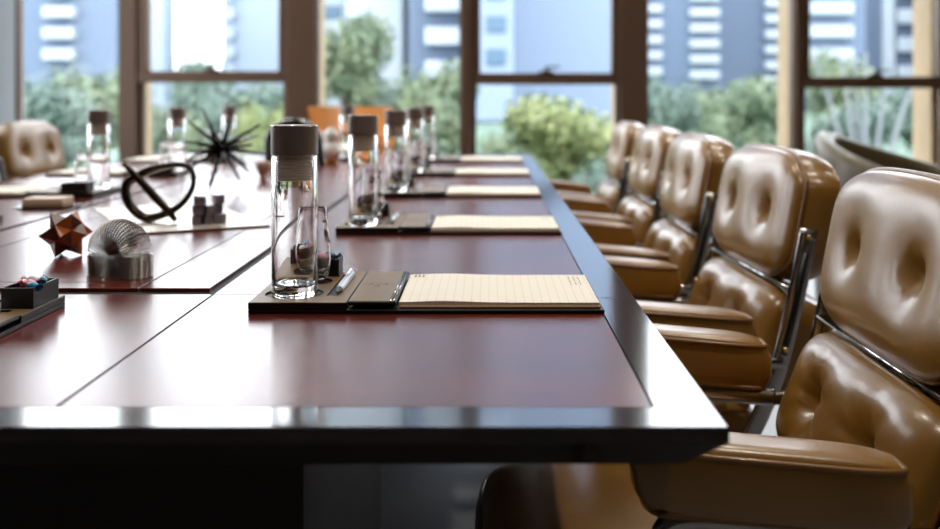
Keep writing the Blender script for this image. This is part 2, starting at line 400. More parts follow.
def make_chair(label, group):
    t = thing('executive_chair', label, 'chair', (0, 0, 0), 0, group)
    al = math.radians(11); Lz = Vector((math.sin(al), 0, math.cos(al))); Fn = Vector((-math.cos(al), 0, math.sin(al)))
    def frame(o): return lambda a, b, d: Vector(o)+Vector((0, a, 0))+Lz*b+Fn*d
    up = frame((.2635, 0, .793)); al2 = math.radians(22); L2 = Vector((math.sin(al2), 0, math.cos(al2))); F2 = Vector((-math.cos(al2), 0, math.sin(al2)))
    lo = lambda a, b, d: Vector((.2125, a, .550))+L2*b+F2*d
    def part(name, hw, hh, th, bu, tf, fn, pipe_r=.0045, bt=True, **k):
        bm, rim = cushion(hw, hh, th, bu, tf, fn, **k)
        o = obj(name, bm, M['leather'], t)
        bm = bmesh.new(); tube(bm, rim, pipe_r, 6, True); obj('piping', bm, M['leather_pipe'], o)
        for (ta, tb_, T, s) in tf:
            if not bt: continue
            c0 = fn(ta, tb_, bu-T*.98); n = (fn(ta, tb_, 1)-fn(ta, tb_, 0)).normalized()
            bm = bmesh.new(); lathe(bm, [(0, .004), (.006, .0032), (.0095, .0005), (.0095, -.004)], 14)
            bmesh.ops.transform(bm, matrix=Matrix.Translation(c0) @ n.to_track_quat('Z', 'Y').to_matrix().to_4x4(), verts=bm.verts)
            obj('button', bm, M['leather_pipe'], o)
        return o
    part('upper_back_cushion', .257, .128, .072, .046, [(.112, .004, .05, .078), (-.112, .004, .05, .078)], up, dome=.010, c=.34)
    part('lower_back_cushion', .257, .110, .085, .070, [(.104, .0, .064, .08), (-.104, .0, .064, .08)], lo, c=.2, folds=9)
    st = lambda a, b, d: Vector((-.075+b, a, .415+d-.05*max(0, -(b+.17))/.09*max(0, -(b+.17)))) if b < -.17 else Vector((-.075+b, a, .415+d))
    part('seat_cushion', .25, .265, .085, .05, [(.115, .02, .03, .07), (-.115, .02, .03, .07)], st, c=.2, folds=7)
    # rail between the two back cushions
    bm = bmesh.new(); tube(bm, [(.245, -.262, .663), (.245, .262, .663)], .008, 8, flat=(1.6, .5)); obj('back_rail', bm, M['chrome'], t)
    for s in (-1, 1):
        y = s*.276
        # arm pad, sloping gently to the back
        def arm(a, b, d, s=s):   # a along length, b across, d up from the top plane, rounded front underside
            if d < -.03: a = a+.022*max(0, -a/.153-.55)**1.5*(-d/.07)
            return Vector((-.004+a, s*.287+b, .625-.09*a+d))
        bm, rim = cushion(.153, .037, .070, .013, [], arm, c=.26, N=30, p=5, back=.006, power=7)
        o = obj('armrest', bm, M['leather'], t)
        bm = bmesh.new(); tube(bm, rim, .0042, 6, True); obj('piping', bm, M['leather_pipe'], o)
        bm = bmesh.new(); tube(bm, [arm(r.x*0+p_[0], p_[1], -.0705) for p_, r in zip([(.151*math.cos(q)*(1 if abs(math.cos(q)) < .8 else 1), .034*max(-1, min(1, 2.4*math.sin(q)))) for q in [2*PI*k/40 for k in range(40)]], [Vector()]*40)], .0038, 6, True)
        obj('piping', bm, M['leather_pipe'], o)
        # polished loop that carries the arm
        pts = smooth_path([(-.06, y, .345), (-.115, y, .40), (-.128, y, .48), (-.122, y, .535), (-.09, y, .549), (.0, y, .543), (.10, y, .534), (.165, y, .528)], 5)
        bm = bmesh.new(); bmesh_shift = [p_+Vector((0, 0, -.008)) for p_ in pts]; tube(bm, bmesh_shift, .0155, 10, flat=(.75, 1.0)); af = obj('arm_frame', bm, M['aluminium'], t)
        bm = boxed((.150, y-.009, .508), (.222, y+.009, .530), .005); obj('arm_bracket', bm, M['aluminium'], t)
        # side bracket running up the back
        yb = s*.272
        bp = [(.09, yb, .325), (.15, yb, .365), (.212, yb, .50), (.250, yb, .65), (.276, yb, .780)]
        bm = bmesh.new(); tube(bm, smooth_path(bp, 5), .0185, 12, flat=(.28, 1)) ; br = obj('side_bracket', bm, M['aluminium'], t)
        bm = bmesh.new(); tube(bm, [(.2215, s*.2785, .535), (.2435, s*.2785, .62), (.267, s*.2785, .735)], .0070, 6, flat=(.3, 1)); obj('slot', bm, M['black_plastic'], br)
        for z, x in ((.765, .2735), (.545, .226)):
            bm = bmesh.new(); lathe(bm, [(0, .004), (.005, .003), (.006, 0)], 10)
            bmesh.ops.transform(bm, matrix=Matrix.Translation((x, s*.2785, z)) @ Matrix.Rotation(-s*PI/2, 4, 'X'), verts=bm.verts)
            obj('screw', bm, M['brass'], br)
    # mechanism, column, star base
    bm = boxed((-.19, -.235, .318), (.10, .235, .336), .006); obj('seat_pan', bm, M['aluminium'], t)
    bm = bmesh.new(); lathe(bm, [(0, .318), (.06, .317), (.055, .27), (.028, .255), (.028, .16), (.04, .15), (.042, .085), (0, .08)], 24); obj('column', bm, M['chrome'], t, angle=40)
    for k in range(5):
        a = 2*PI*k/5+.3
        bm = bmesh.new(); tube(bm, [(.03*math.cos(a), .03*math.sin(a), .115), (.18*math.cos(a), .18*math.sin(a), .10), (.30*math.cos(a), .30*math.sin(a), .075)], [.022, .018, .012], 8, flat=(1, .7))
        leg = obj('leg', bm, M['aluminium'], t)
        bm = bmesh.new()
        tube(bm, [(.295*math.cos(a)-.012*math.sin(a), .295*math.sin(a)+.012*math.cos(a), .029), (.295*math.cos(a)+.012*math.sin(a), .295*math.sin(a)-.012*math.cos(a), .029)], .028, 16)
        box(bm, (.295*math.cos(a)-.008, .295*math.sin(a)-.008, .05), (.295*math.cos(a)+.008, .295*math.sin(a)+.008, .075))
        obj('caster', bm, M['black_plastic'], leg)
    return t

SY = [1.455+.766*k for k in range(5)]
names = ['tan leather executive chair nearest the camera, by the front table corner',
         'second tan leather executive chair from the camera, showing its side bracket',
         'third tan leather executive chair from the camera along the right table side',
         'fourth tan leather executive chair from the camera along the right table side',
         'farthest tan leather executive chair of the row along the right table side']
CG = 'executive chairs around the conference table'
chair = make_chair(names[0], CG)
chair.location = (.33, SY[0], 0)
turn = [0, .06, .02, .03, -.02]
for k in range(1, 5): dup(chair, (.33+.01*(k % 2), SY[k], 0), turn[k], names[k])
dup(chair, (-1.804, 4.53, 0), PI-.06, 'tan leather executive chair behind the left table edge, before the left window')

# ------------------------------------------------------------------ place settings
def boolean_holes(o, cyls, ztop, depth):
    cut = bmesh.new()
    for x, y, r in cyls:
        if isinstance(r, tuple):
            box(cut, (x-r[0], y-r[1], ztop-depth), (x+r[0], y+r[1], ztop+.02))
        else:
            lathe(cut, [(0, ztop-depth), (r, ztop-depth), (r, ztop+.02), (0, ztop+.02)], 36, (x, y, 0))
    bmesh.ops.recalc_face_normals(cut, faces=cut.faces)
    me = bpy.data.meshes.new('cut'); cut.to_mesh(me); cut.free(); c = bpy.data.objects.new('cut', me); COL.objects.link(c)
    md = o.modifiers.new('b', 'BOOLEAN'); md.object = c; md.operation = 'DIFFERENCE'; md.solver = 'EXACT'
    dg = bpy.context.evaluated_depsgraph_get(); dg.update()
    nm = bpy.data.meshes.new_from_object(o.evaluated_get(dg), depsgraph=dg)
    o.modifiers.clear(); o.data = nm; bpy.data.objects.remove(c); bpy.data.meshes.remove(me)
    for p in nm.polygons:
        p.use_smooth = False
        p.material_index = 1 if (p.normal.z > .9 and p.center.z > ztop-.0008) else 0

TXC = -.0825          # tray centre, right-hand seats
W2 = .1175
OT = .0155
BOT = (-.188, -.055)     # bottle centre on the tray (u toward the sitter, v to the sitter's right)
GLS = (-.178, .0365)
BOX = (-.183, .0945)
PEN = (-.1265, .010)
def make_tray():
    t = thing('desk_tray', '', 'desk tray')
    obj('base_board', boxed((-.2385, -W2, 0), (.2385, W2, .0055), .0012), M['tray_black'], t, smooth=False)
    o = obj('organiser', boxed((-.2385, -W2, .0056), (-.107, W2, OT), .0015), [M['tray_black'], M['tray_top']], t, smooth=False)
    boolean_holes(o, [(BOT[0], BOT[1], .0405), (GLS[0], GLS[1], .029), (PEN[0]-.006, PEN[1], (.008, .082))], OT, .0026)
    fl = obj('leather_flap', boxed((-.1055, -W2+.001, .0115), (-.0405, W2-.001, .0165), .0018), M['tray_black'], t, smooth=False)
    bm = boxed((-.1035, -W2+.003, .0163), (-.050, W2-.003, .0171), .0003, 1); obj('flap_cover', bm, M['tray_top'], fl, smooth=False)
    bm = bmesh.new()
    for x in (-.0475, -.0435): tube(bm, [(x, -W2+.002, .0166), (x, W2-.002, .0166)], .0012, 6)
    obj('flap_binding', bm, M['aluminium'], fl)
    # debossed mark on the flap: a word in capitals between two dashes with a small square seal under it
    bm = bmesh.new(); z0, z1 = .0170, .01725
    def bar(x0, y0, x1, y1, w=.0011):
        d = Vector((x1-x0, y1-y0, 0)); n = Vector((-d.y, d.x, 0)).normalized()*w/2
        q = [bm.verts.new(Vector((x, y, z0))+s*n) for x, y, s in ((x0, y0, -1), (x1, y1, -1), (x1, y1, 1), (x0, y0, 1))]
        f = bm.faces.new(q); r = bmesh.ops.extrude_face_region(bm, geom=[f])
        bmesh.ops.translate(bm, verts=[v for v in r['geom'] if isinstance(v, bmesh.types.BMVert)], vec=(0, 0, z1-z0))
    cx, cy, h = -.077, .006, .017
    for k, ch in enumerate('AVA'):
        x = cx-.010+k*.0105; s = 1 if ch == 'A' else -1
        bar(x-.004, cy-s*h/2, x, cy+s*h/2); bar(x, cy+s*h/2, x+.004, cy-s*h/2)
        if ch == 'A': bar(x-.002, cy-.003, x+.002, cy-.003)
    bar(cx-.024, cy, cx-.016, cy); bar(cx+.016, cy, cx+.022, cy)
    for a in ((-.003, -.004, .003, -.004), (-.003, .004, .003, .004), (-.003, -.004, -.003, .004), (.003, -.004, .003, .004)):
        bar(cx+a[0], cy-.018+a[1], cx+a[2], cy-.018+a[3], .0008)
    obj('debossed_mark', bm, M['emboss'], fl, smooth=False)
    return t

def make_pad():
    t = thing('notepad', '', 'notepad')
    obj('backing', boxed((-.036, -.107, 0), (.2345, .107, .0028), .0006, 1), M['board'], t, smooth=False)
    bm = bmesh.new(); N = 26; P = 4
    def zz(x): return .0072+.0022*math.exp(-((x-.02)/.05)**2)
    T = [];
    for i in range(N+1):
        x = -.0375+.270*i/N
        T.append([bm.verts.new((x, y, z)) for y, z in ((-.105, .0029), (-.105, zz(x)), (0, zz(x)+.0006), (.105, zz(x)), (.105, .0029))])
    for i in range(N):
        for k in range(4): bm.faces.new((T[i][k], T[i][k+1], T[i+1][k+1], T[i+1][k]))
        bm.faces.new((T[i][4], T[i][0], T[i+1][0], T[i+1][4]))
    bm.faces.new(T[0]); bm.faces.new(T[-1])
    obj('ruled_sheets', bm, M['paper'], t, angle=40)
    bm = bmesh.new()
    for k in range(3):
        x = .205+.007*k
        for q in range(5): box(bm, (x, .02+q*.014, .00772), (x+.0012, .03+q*.014+.003*((q+k) % 2), .00790))
    for q in range(3): box(bm, (-.030+.006*q, .080, .0086), (-.027+.006*q, .0935, .0096))
    obj('printed_heading', bm, M['print'], t, smooth=False)
    return t

def make_bottle():
    t = thing('glass_bottle', '', 'bottle'); t.scale = (.955, .955, .956)
    R, r = .0333, .0300
    bm = bmesh.new()
    lathe(bm, [(0, .004), (.020, .003), (.029, 0), (R-.001, .001), (R, .005), (R, .200), (R-.001, .204), (.029, .2055),
               (.0268, .2056), (.0268, .2045), (.0285, .200), (r, .197), (r, .020), (r-.003, .0155), (.018, .0175), (0, .019)], 56)
    obj('glass_body', bm, M['glass'], t)
    bm = bmesh.new()
    prof = [(.0, .2045), (.0255, .2045)]
    for k in range(9): prof += [(.0262, .2035-k*.0038), (.0240, .2016-k*.0038)]
    prof += [(.0245, .1685), (0, .1685)]
    lathe(bm, prof, 40); obj('inner_sleeve', bm, M['cap_inner'], t, angle=30)
    bm = bmesh.new(); lathe(bm, [(0, .2062), (.0335, .2062), (.0342, .207), (.0342, .2475), (.0328, .249), (0, .249)], 56)
    obj('cap', bm, M['cap'], t, angle=30)
    bm = bmesh.new(); lathe(bm, [(.0330, .2488), (.0344, .2484), (.0344, .2472), (.0330, .2472)], 56, close=True); obj('cap_ring', bm, M['chrome'], t)
    return t

def make_glass():
    bm = bmesh.new()
    lathe(bm, [(0, .002), (.012, .001), (.018, .003), (.0235, .014), (.0262, .032), (.0255, .060), (.0225, .090), (.0200, .112), (.0188, .1125),
               (.0190, .110), (.0215, .089), (.0243, .060), (.0249, .033), (.0215, .018), (.013, .010), (0, .0085)], 40)
    return obj('drinking_glass', bm, M['glass'])

def make_pen():
    t = thing('pen', '', 'pen')
    def cyl(prof, name, m):
        bm = bmesh.new(); lathe(bm, prof, 16)
        bmesh.ops.transform(bm, matrix=Matrix.Translation((0, 0, .0062)) @ Matrix.Rotation(-PI/2, 4, 'X'), verts=bm.verts)
        return obj(name, bm, m, t, angle=35)
    cyl([(0, -.058), (.0052, -.057), (.0062, -.03), (.0062, .064), (.0055, .070), (0, .071)], 'barrel', M['pen'])
    cyl([(0, -.077), (.0012, -.076), (.0016, -.070), (.0044, -.060), (.0050, -.0575), (0, -.0575)], 'tip', M['black_plastic'])
    bm = boxed((-.0018, .022, .0128), (.0018, .066, .0145), .0006, 1); box(bm, (-.0018, .060, .011), (.0018, .066, .013)); obj('clip', bm, M['chrome'], t, smooth=False)
    return t

def make_box():
    bm = bmesh.new(); a, b, h, w = .038, .021, .027, .0025
    box(bm, (-a, -b, 0), (a, b, .003)); box(bm, (-a, -b, .003), (a, -b+w, h)); box(bm, (-a, b-w, .003), (a, b, h))
    box(bm, (-a, -b+w, .003), (-a+w, b-w, h)); box(bm, (a-w, -b+w, .003), (a, b-w, h))
    return obj('candy_box', bm, M['tray_black'], smooth=False)

def make_candy(m):
    t = thing('wrapped_candy', '', 'candy')
    bm = bmesh.new(); bmesh.ops.create_uvsphere(bm, u_segments=14, v_segments=10, radius=1)
    bmesh.ops.scale(bm, vec=(.0095, .0065, .0058), verts=bm.verts); obj('sweet', bm, m, t)
    for s in (-1, 1):
        bm = bmesh.new(); n = 12
        c0 = bm.verts.new((s*.0085, 0, 0)); rim = [bm.verts.new((s*(.0155+.001*(k % 2)), .0058*math.cos(2*PI*k/n), .0048*math.sin(2*PI*k/n)+(.001 if k % 2 else -.001))) for k in range(n)]
        for k in range(n): bm.faces.new((c0, rim[k], rim[(k+1) % n]))
        r = bmesh.ops.solidify(bm, geom=bm.faces[:], thickness=.0003)
        obj('twisted_end', bm, m, t)
    return t

PT = {}
ORD = ['nearest', 'second', 'third', 'fourth', 'farthest']
def setting(loc, rz, where, parts=('bottle', 'glass', 'pen', 'box')):
    """one place setting; where is the phrase that singles it out"""
    ca, sa = math.cos(rz), math.sin(rz)
    def P(u, v, z): return (loc[0]+u*ca-v*sa, loc[1]+u*sa+v*ca, TZ+z)
    def put(key, make, p, label, group, r=rz):
        if key not in PT:
            o = PT[key] = make(); o.location = p; o.rotation_euler = (0, 0, r); o['label'] = label; o['group'] = group
            if 'category' not in o: o['category'] = {'glass': 'glass', 'box': 'box'}.get(key, key)
            return o
        return dup(PT[key], p, r, label, group)
    put('tray', make_tray, P(0, 0, 0), 'black and bronze leather desk tray, '+where, 'desk trays on the conference table')
    put('pad', make_pad, P(0, 0, .0056), 'cream ruled notepad lying open on the tray, '+where, 'notepads on the desk trays')
    z = OT-.0026
    if 'bottle' in parts: put('bottle', make_bottle, P(*BOT, z), 'clear cylinder water bottle with taupe cap, '+where, 'water bottles on the desk trays')
    if 'glass' in parts: put('glass', make_glass, P(*GLS, z), 'small clear tulip drinking glass beside the bottle, '+where, 'drinking glasses on the desk trays')
    if 'pen' in parts: put('pen', make_pen, P(*PEN, z), 'white metal pen in the slot of the tray, '+where, 'pens on the desk trays')
    if 'box' in parts:
        put('box', make_box, P(*BOX, OT), 'small open black candy box, '+where, 'candy boxes on the desk trays')
    return P

cand = {}
def candies(P, rz, cols, where):
    for k, (c, u, v, z, r) in enumerate(cols):
        p = P(BOX[0]+u, BOX[1]+v*.8, OT+z+.004)
        lab = '%s foil wrapped candy in the black box, %s' % (c, where)
        if c not in cand:
            o = cand[c] = make_candy(M['candy_'+c]); o.location = p; o.rotation_euler = (0, 0, rz+r); o['label'] = lab; o['group'] = 'wrapped candies in the candy boxes'
        else:
            dup(cand[c], p, rz+r, lab, 'wrapped candies in the candy boxes')

rw = ['at the nearest right-hand seat', 'at the second right-hand seat', 'at the third right-hand seat',
      'at the fourth right-hand seat', 'at the farthest right-hand seat']
for k in range(5):
    P = setting((TXC, 1.4535+.766*k), 0, rw[k])
    if k == 0:
        candies(P, 0, [('blue', -.012, .010, .024, .5), ('pink', .010, -.010, .024, -.4), ('white', -.018, -.012, .022, 1.1), ('teal', .020, .012, .023, .2),
                       ('red', -.002, .004, .012, .9)], rw[0])
lw = {1: 'nearest left-hand seat', 2: 'left seat behind the note block', 3: 'left seat behind the ring', 4: 'at the farthest left-hand seat'}
for k in (1, 2, 3, 4):
    setting((-1.371, 1.4535+.766*k), PI, lw[k])
P = setting((-.704, 1.1495), -PI/2, 'at the near end of the table', ('bottle', 'pen', 'box'))
candies(P, -PI/2, [('teal', -.014, .012, .023, .3), ('white', -.016, -.006, .024, 1.2), ('pink', .008, .002, .023, -.5), ('red', .004, -.012, .023, .4), ('blue', .018, .014, .022, .9)], 'at the near end of the table')
setting((-.70, 4.77), PI/2, 'at the far head of the table')

# ------------------------------------------------------------------ ornaments on the table
Z = TZ-.0002
# spring toy
def spring():
    bm = bmesh.new(); R = .0262; A = .030; leg = .034; pts = []
    turns = 80; per = 26; n = turns*per
    Lt = 2*leg+PI*A*1.0
    def cen(s):
        # pack the turns tightly in the legs
        if s < .34: z = leg*s/.34; return Vector((-A, 0, z)), Vector((0, 0, 1))
        if s > .66: z = leg*(1-s)/.34; return Vector((A, 0, z)), Vector((0, 0, -1))
        a = PI*(s-.34)/.32; return Vector((-A*math.cos(a), 0, leg+A*math.sin(a))), Vector((math.sin(a), 0, math.cos(a)))
    for i in range(n+1):
        s = i/n; c, t = cen(s); y = Vector((0, 1, 0)); u = t.cross(y); th = 2*PI*i/per
        rd = u*math.cos(th)+y*math.sin(th); pts.append((c+rd*R, rd, t))
    prev = None
    for p_, rd, tg in pts:
        q = [bm.verts.new(p_+rd*x+tg*y) for x, y in ((-.0017, -.0004), (.0017, -.0004), (.0017, .0004), (-.0017, .0004))]
        if prev:
            for k in range(4): bm.faces.new((prev[k], prev[(k+1) % 4], q[(k+1) % 4], q[k]))
        prev = q
    return bm
o = obj('coil_spring_toy', spring(), M['steel']); o.location = (-.598, 1.625, Z+.0008); o.rotation_euler = (0, 0, -.32)
tag(o, 'silver coil spring toy bent in an arch on the near table panel', 'spring toy')

# wooden star puzzle: first stellation of the rhombic dodecahedron
bm = bmesh.new(); u = .0172
cube = [Vector(p) for p in ((1,1,1),(1,1,-1),(1,-1,1),(1,-1,-1),(-1,1,1),(-1,1,-1),(-1,-1,1),(-1,-1,-1))]
oct_ = [Vector(p) for p in ((2,0,0),(-2,0,0),(0,2,0),(0,-2,0),(0,0,2),(0,0,-2))]
rot = Vector((1, 1, 1)).rotation_difference(Vector((0, 0, 1)))
cnt = 0
for i in range(3):
    for s1 in (1, -1):
        for s2 in (1, -1):
            n = Vector((0, 0, 0)); j, k = [(1, 2), (0, 2), (0, 1)][i]; n[j] = s1; n[k] = s2
            vs = [v for v in cube+oct_ if abs(v.dot(n)-2) < 1e-6]
            apex = n*2; c = n*1.0; e1 = (vs[0]-c).normalized(); e2 = n.normalized().cross(e1)
            vs.sort(key=lambda v: math.atan2((v-c).dot(e2), (v-c).dot(e1)))
            for q in range(4):
                f = bm.faces.new([bm.verts.new((rot @ p)*u) for p in (vs[q], vs[(q+1) % 4], apex)])
                f.material_index = (q+i) % 2
bmesh.ops.remove_doubles(bm, verts=bm.verts, dist=1e-5)
zm = min(v.co.z for v in bm.verts); bmesh.ops.translate(bm, verts=bm.verts, vec=(0, 0, -zm))
o = obj('wooden_star_puzzle', bm, [M['star_dark'], M['star_light']], smooth=False); o.location = (-.772, 1.83, Z); o.rotation_euler = (0, 0, .45)
tag(o, 'brown wooden star puzzle with pointed facets beside the spring toy', 'puzzle')

# glittering mat
ang = math.radians(28)
bm = boxed((-.30, 0, 0), (0, .56, .003), .0008, 1)
mt = obj('table_mat', bm, M['mat'], smooth=False); mt.location = (-.49, 2.235, Z+.0006); mt.rotation_euler = (0, 0, ang)
tag(mt, 'glittering gold and white mat under the ring and cube ornaments', 'mat')
bm = boxed((-.302, -.004, 0), (.002, 0, .0042), .0008, 1); obj('front_trim', bm, M['mat_edge'], mt, smooth=False)
MZ = Z+.0036
# ring with crossing bar
bm = bmesh.new(); d = 2.30; sc = d/1000
def ip(px, py, dy=0): return Vector(((px-158)*sc, dy, (224-py)*sc))
ring = smooth_path([ip(127.5, 188, -.01), ip(131, 206, -.012), ip(146, 219.6, -.012), ip(164, 217, -.006), ip(180, 208, .004), ip(190.5, 192, .012), ip(190, 176, .02), ip(181, 169, .022),
                    ip(165, 169.5, .018), ip(150, 173, .008), ip(137, 180, -.002)], 6, True)
rr = [.0098+.0028*math.sin(2*PI*i/len(ring)+1.0) for i in range(len(ring))]
tube(bm, ring, rr, 10, True, flat=(1.25, .85))
bar = smooth_path([ip(127.5, 165, -.03), ip(140, 179, -.022), ip(157, 199, -.016), ip(171, 214, -.016), ip(178.5, 222.6, -.018)], 5)
tube(bm, bar, [.0035+.0065*math.sin(PI*min(1, (i+.6)/len(bar)*.95)) for i in range(len(bar))], 10)
zm = min(v.co.z for v in bm.verts); bmesh.ops.translate(bm, verts=bm.verts, vec=(0, 0, -zm))
o = obj('ring_sculpture', bm, M['bronze']); o.location = (at(158, d), d, MZ)
tag(o, 'dark bronze ring sculpture crossed by a slanting bar on the mat', 'sculpture')
# cluster of metal cubes
t = thing('cube_sculpture', 'stacked gunmetal cube sculpture on the mat beside the bronze ring', 'sculpture', (at(209, 2.27), 2.27, MZ), .35)
e = .0212
cells = [(x, y, z) for z in (0, 1) for y in (0, 1) for x in (0, 1, 2) if (x, y, z) != (2, 0, 1)]+[(0, 0, 2), (0, 1, 2), (2, 1, 2)]
for (x, y, z) in cells:
    j = .0035*((x*3+y*5+z*7) % 3-1)
    bm = boxed((-e/2, -e/2, 0), (e/2, e/2, e-.0002), .0024)
    bmesh.ops.transform(bm, matrix=Matrix.Translation(((x-1)*e*1.06+j, (y-.5)*e*1.06-j*1.3, z*e)) @ Matrix.Rotation(.35*((x*2+y+z*3) % 3-1), 4, 'Z'), verts=bm.verts)
    obj('cube_block', bm, M['cube'], t, smooth=False)
# burst of spikes
bm = bmesh.new(); bmesh.ops.create_icosphere(bm, subdivisions=2, radius=.020)
bs = thing('spiked_burst_sculpture', 'black burst sculpture of long thin spikes on the far table panel', 'sculpture')
obj('core', bm, M['black_gloss'], bs)
N = 23; ends = []
for k in range(N):
    z = 1-2*(k+.5)/N; r = math.sqrt(1-z*z); a = k*2.39996+.5
    dv = Vector((r*math.cos(a), r*math.sin(a), z)); Ln = .138 if k % 3 else .118
    ends.append((dv, Ln))
low = min((d_*l).z for d_, l in ends)
for dv, Ln in ends:
    bm = bmesh.new(); tube(bm, [dv*.012, dv*.05, dv*Ln], [.0085, .0068, .0036], 7); obj('spike', bm, M['black_gloss'], bs)
bs.location = (at(222, 3.08), 3.08, Z-low+.0022)
# black arch
bm = bmesh.new()
pts = [(-.105, 0, 0), (-.108, 0, .06)]+[(-.108*math.cos(a), 0, .10+.085*math.sin(a)) for a in [PI*k/14 for k in range(15)]]+[(.112, 0, .06), (.118, 0, 0)]
tube(bm, smooth_path(pts, 3), .026, 12, flat=(1, .62))
o = obj('arch_sculpture', bm, M['black_gloss']); o.location = (at(294, 4.15), 4.15, Z); o.rotation_euler = (0, 0, -.1)
tag(o, 'black arch sculpture at the far end of the table, behind the nearest bottle', 'sculpture')
# gourd vase
t = thing('gourd_vase', 'white gourd shaped vase with amber foot at the far end of the table', 'vase', (at(331, 4.35), 4.35, Z))
bm = bmesh.new(); lathe(bm, [(.030, .02), (.042, .035), (.047, .055), (.040, .078), (.025, .092), (.027, .105), (.034, .122), (.028, .140), (.014, .150), (.013, .158), (.010, .158), (.010, .150), (0, .14)], 28); obj('body', bm, M['vase_white'], t)
bm = bmesh.new(); lathe(bm, [(0, 0), (.026, 0), (.030, .006), (.031, .0199), (0, .0199)], 28); obj('foot', bm, M['amber'], t)
# small tan cup
bm = bmesh.new(); lathe(bm, [(0, 0), (.014, 0), (.016, .004), (.010, .012), (.014, .022), (.026, .045), (.030, .066), (.0275, .066), (.023, .045), (.010, .025), (0, .022)], 24)
o = obj('footed_cup', bm, M['tan_glass']); o.location = (at(263, 3.47), 3.47, Z); tag(o, 'small tan footed cup between the spiked sculpture and nearest bottle', 'cup')
# coaster with note block
t = thing('coaster', 'thin dark oval coaster on the left of the table', 'coaster', (at(48, 2.64), 2.64, Z), .0)
bm = bmesh.new(); lathe(bm, [(0, 0), (.070, 0), (.080, .002), (.081, .0042), (.078, .0042), (.070, .0035), (0, .0035)], 36); obj('plate', bm, M['bronze'], t)
t = thing('note_block', 'pink-beige note block with tan wooden base on the dark coaster', 'note block', (at(48, 2.64), 2.64, Z+.0036), .05)
obj('wooden_base', boxed((-.053, -.040, 0), (.053, .040, .010), .002), M['coaster_wood'], t, smooth=False)
obj('paper_stack', boxed((-.052, -.039, .0101), (.052, .039, .022), .001, 1), M['coaster_paper'], t, smooth=False)

# ------------------------------------------------------------------ other chairs
def tub_shell(bm, R, th, zb, ztop, arm_len, span, seg=44, z_arm=None):
    """U-shaped shell open toward +x; ztop(theta) gives the rim height"""
    path = []
    n = seg
    for k in range(n+1):
        a = -span+2*span*k/n
        path.append((Vector((-R*math.cos(a), R*math.sin(a), 0)), Vector((-math.cos(a), math.sin(a), 0)), abs(a)/span*.75))
    e0, e1 = path[0], path[-1]
    if arm_len:
        tl = Vector((math.sin(span), math.cos(span)*1, 0)); 
        pre = [(e0[0]+Vector((math.sin(span), -math.cos(span)*0-.0, 0))*arm_len*q, e0[1], .75+.25*q) for q in (1, .66, .33)]
        post = [(e1[0]+Vector((math.sin(span), 0, 0))*arm_len*q, e1[1], .75+.25*q) for q in (.33, .66, 1)]
        path = pre+path+post
    prev = None; first = None
    for p, nr, s in path:
        zt = ztop(s); h = th/2
        prof = [(-h, zb), (-h, zt-h*1.0), (-h*.8, zt-h*.42), (-h*.4, zt-h*.08), (0, zt), (h*.4, zt-h*.08), (h*.8, zt-h*.42), (h, zt-h*1.0), (h*1.0, zb+.25), (h*.7, zb)]
        ring = [bm.verts.new(p+nr*a+Vector((0, 0, z))) for a, z in prof]
        if prev:
            for k in range(len(ring)):
                j = (k+1) % len(ring); bm.faces.new((prev[k], prev[j], ring[j], ring[k]))
        else: first = ring
        prev = ring
    bm.faces.new(first); bm.faces.new(prev[::-1])

def tub_chair(label, m, loc, rz, name, R, ztop, th=.07, seat=.42, zb=.17, arm=.22):
    t = thing(name, label, 'armchair', loc, rz)
    bm = bmesh.new(); tub_shell(bm, R, th, zb, ztop, arm, PI/2*.98); obj('wraparound_back', bm, m, t)
    bm = bmesh.new()
    for k in range(1): 
        lathe(bm, [(0, .20), (R-th/2-.012, .20), (R-th/2-.006, .24), (R-th/2-.006, seat-.04), (R-th/2-.03, seat-.005), (0, seat)], 40)
    obj('seat_cushion', bm, m, t)
    for a in (.7, 2.4, -.7, -2.4):
        x, y = (R-.10)*math.cos(a), (R-.10)*math.sin(a)
        bm = bmesh.new(); tube(bm, [(x, y, .201), (x*1.04, y*1.04, .0)], [.022, .013], 10); obj('leg', bm, M['black_plastic'], t)
    return t
tub_chair('large olive brown leather tub armchair before the right-hand window', M['olive_leather'], (1.78, 4.0, 0), -.5, 'tub_armchair', .42,
          lambda s: .895-.03*s-.22*max(0, s-.12)**1.1, th=.075)
# head chair with curved orange back
t = thing('barrel_chair', 'orange leather chair with curved back rail at the far head of table', 'chair', (-.80, 5.62, 0), -PI/2)
bm = bmesh.new(); tub_shell(bm, .27, .05, .735, lambda s: .86-.02*s, 0, PI*.31); obj('back_rail', bm, M['orange_leather'], t)
bm = bmesh.new(); lathe(bm, [(0, .40), (.20, .40), (.21, .42), (.205, .455), (.17, .47), (0, .472)], 36); obj('seat', bm, M['orange_leather'], t)
for a in (-1.0, 1.0, PI-.85, -PI+.85):
    x, y = (.212 if abs(a) < 2 else .27)*math.cos(a), (.212 if abs(a) < 2 else .27)*math.sin(a)
    if abs(a) < 2: x += .0
    bm = bmesh.new(); tube(bm, [(x, y, 0), (x, y, .41)]+([(x, y, .75)] if abs(a) > 2 else [(x, y, .415)]), [.016, .024, .024], 10); obj('leg', bm, M['orange_leather'], t)

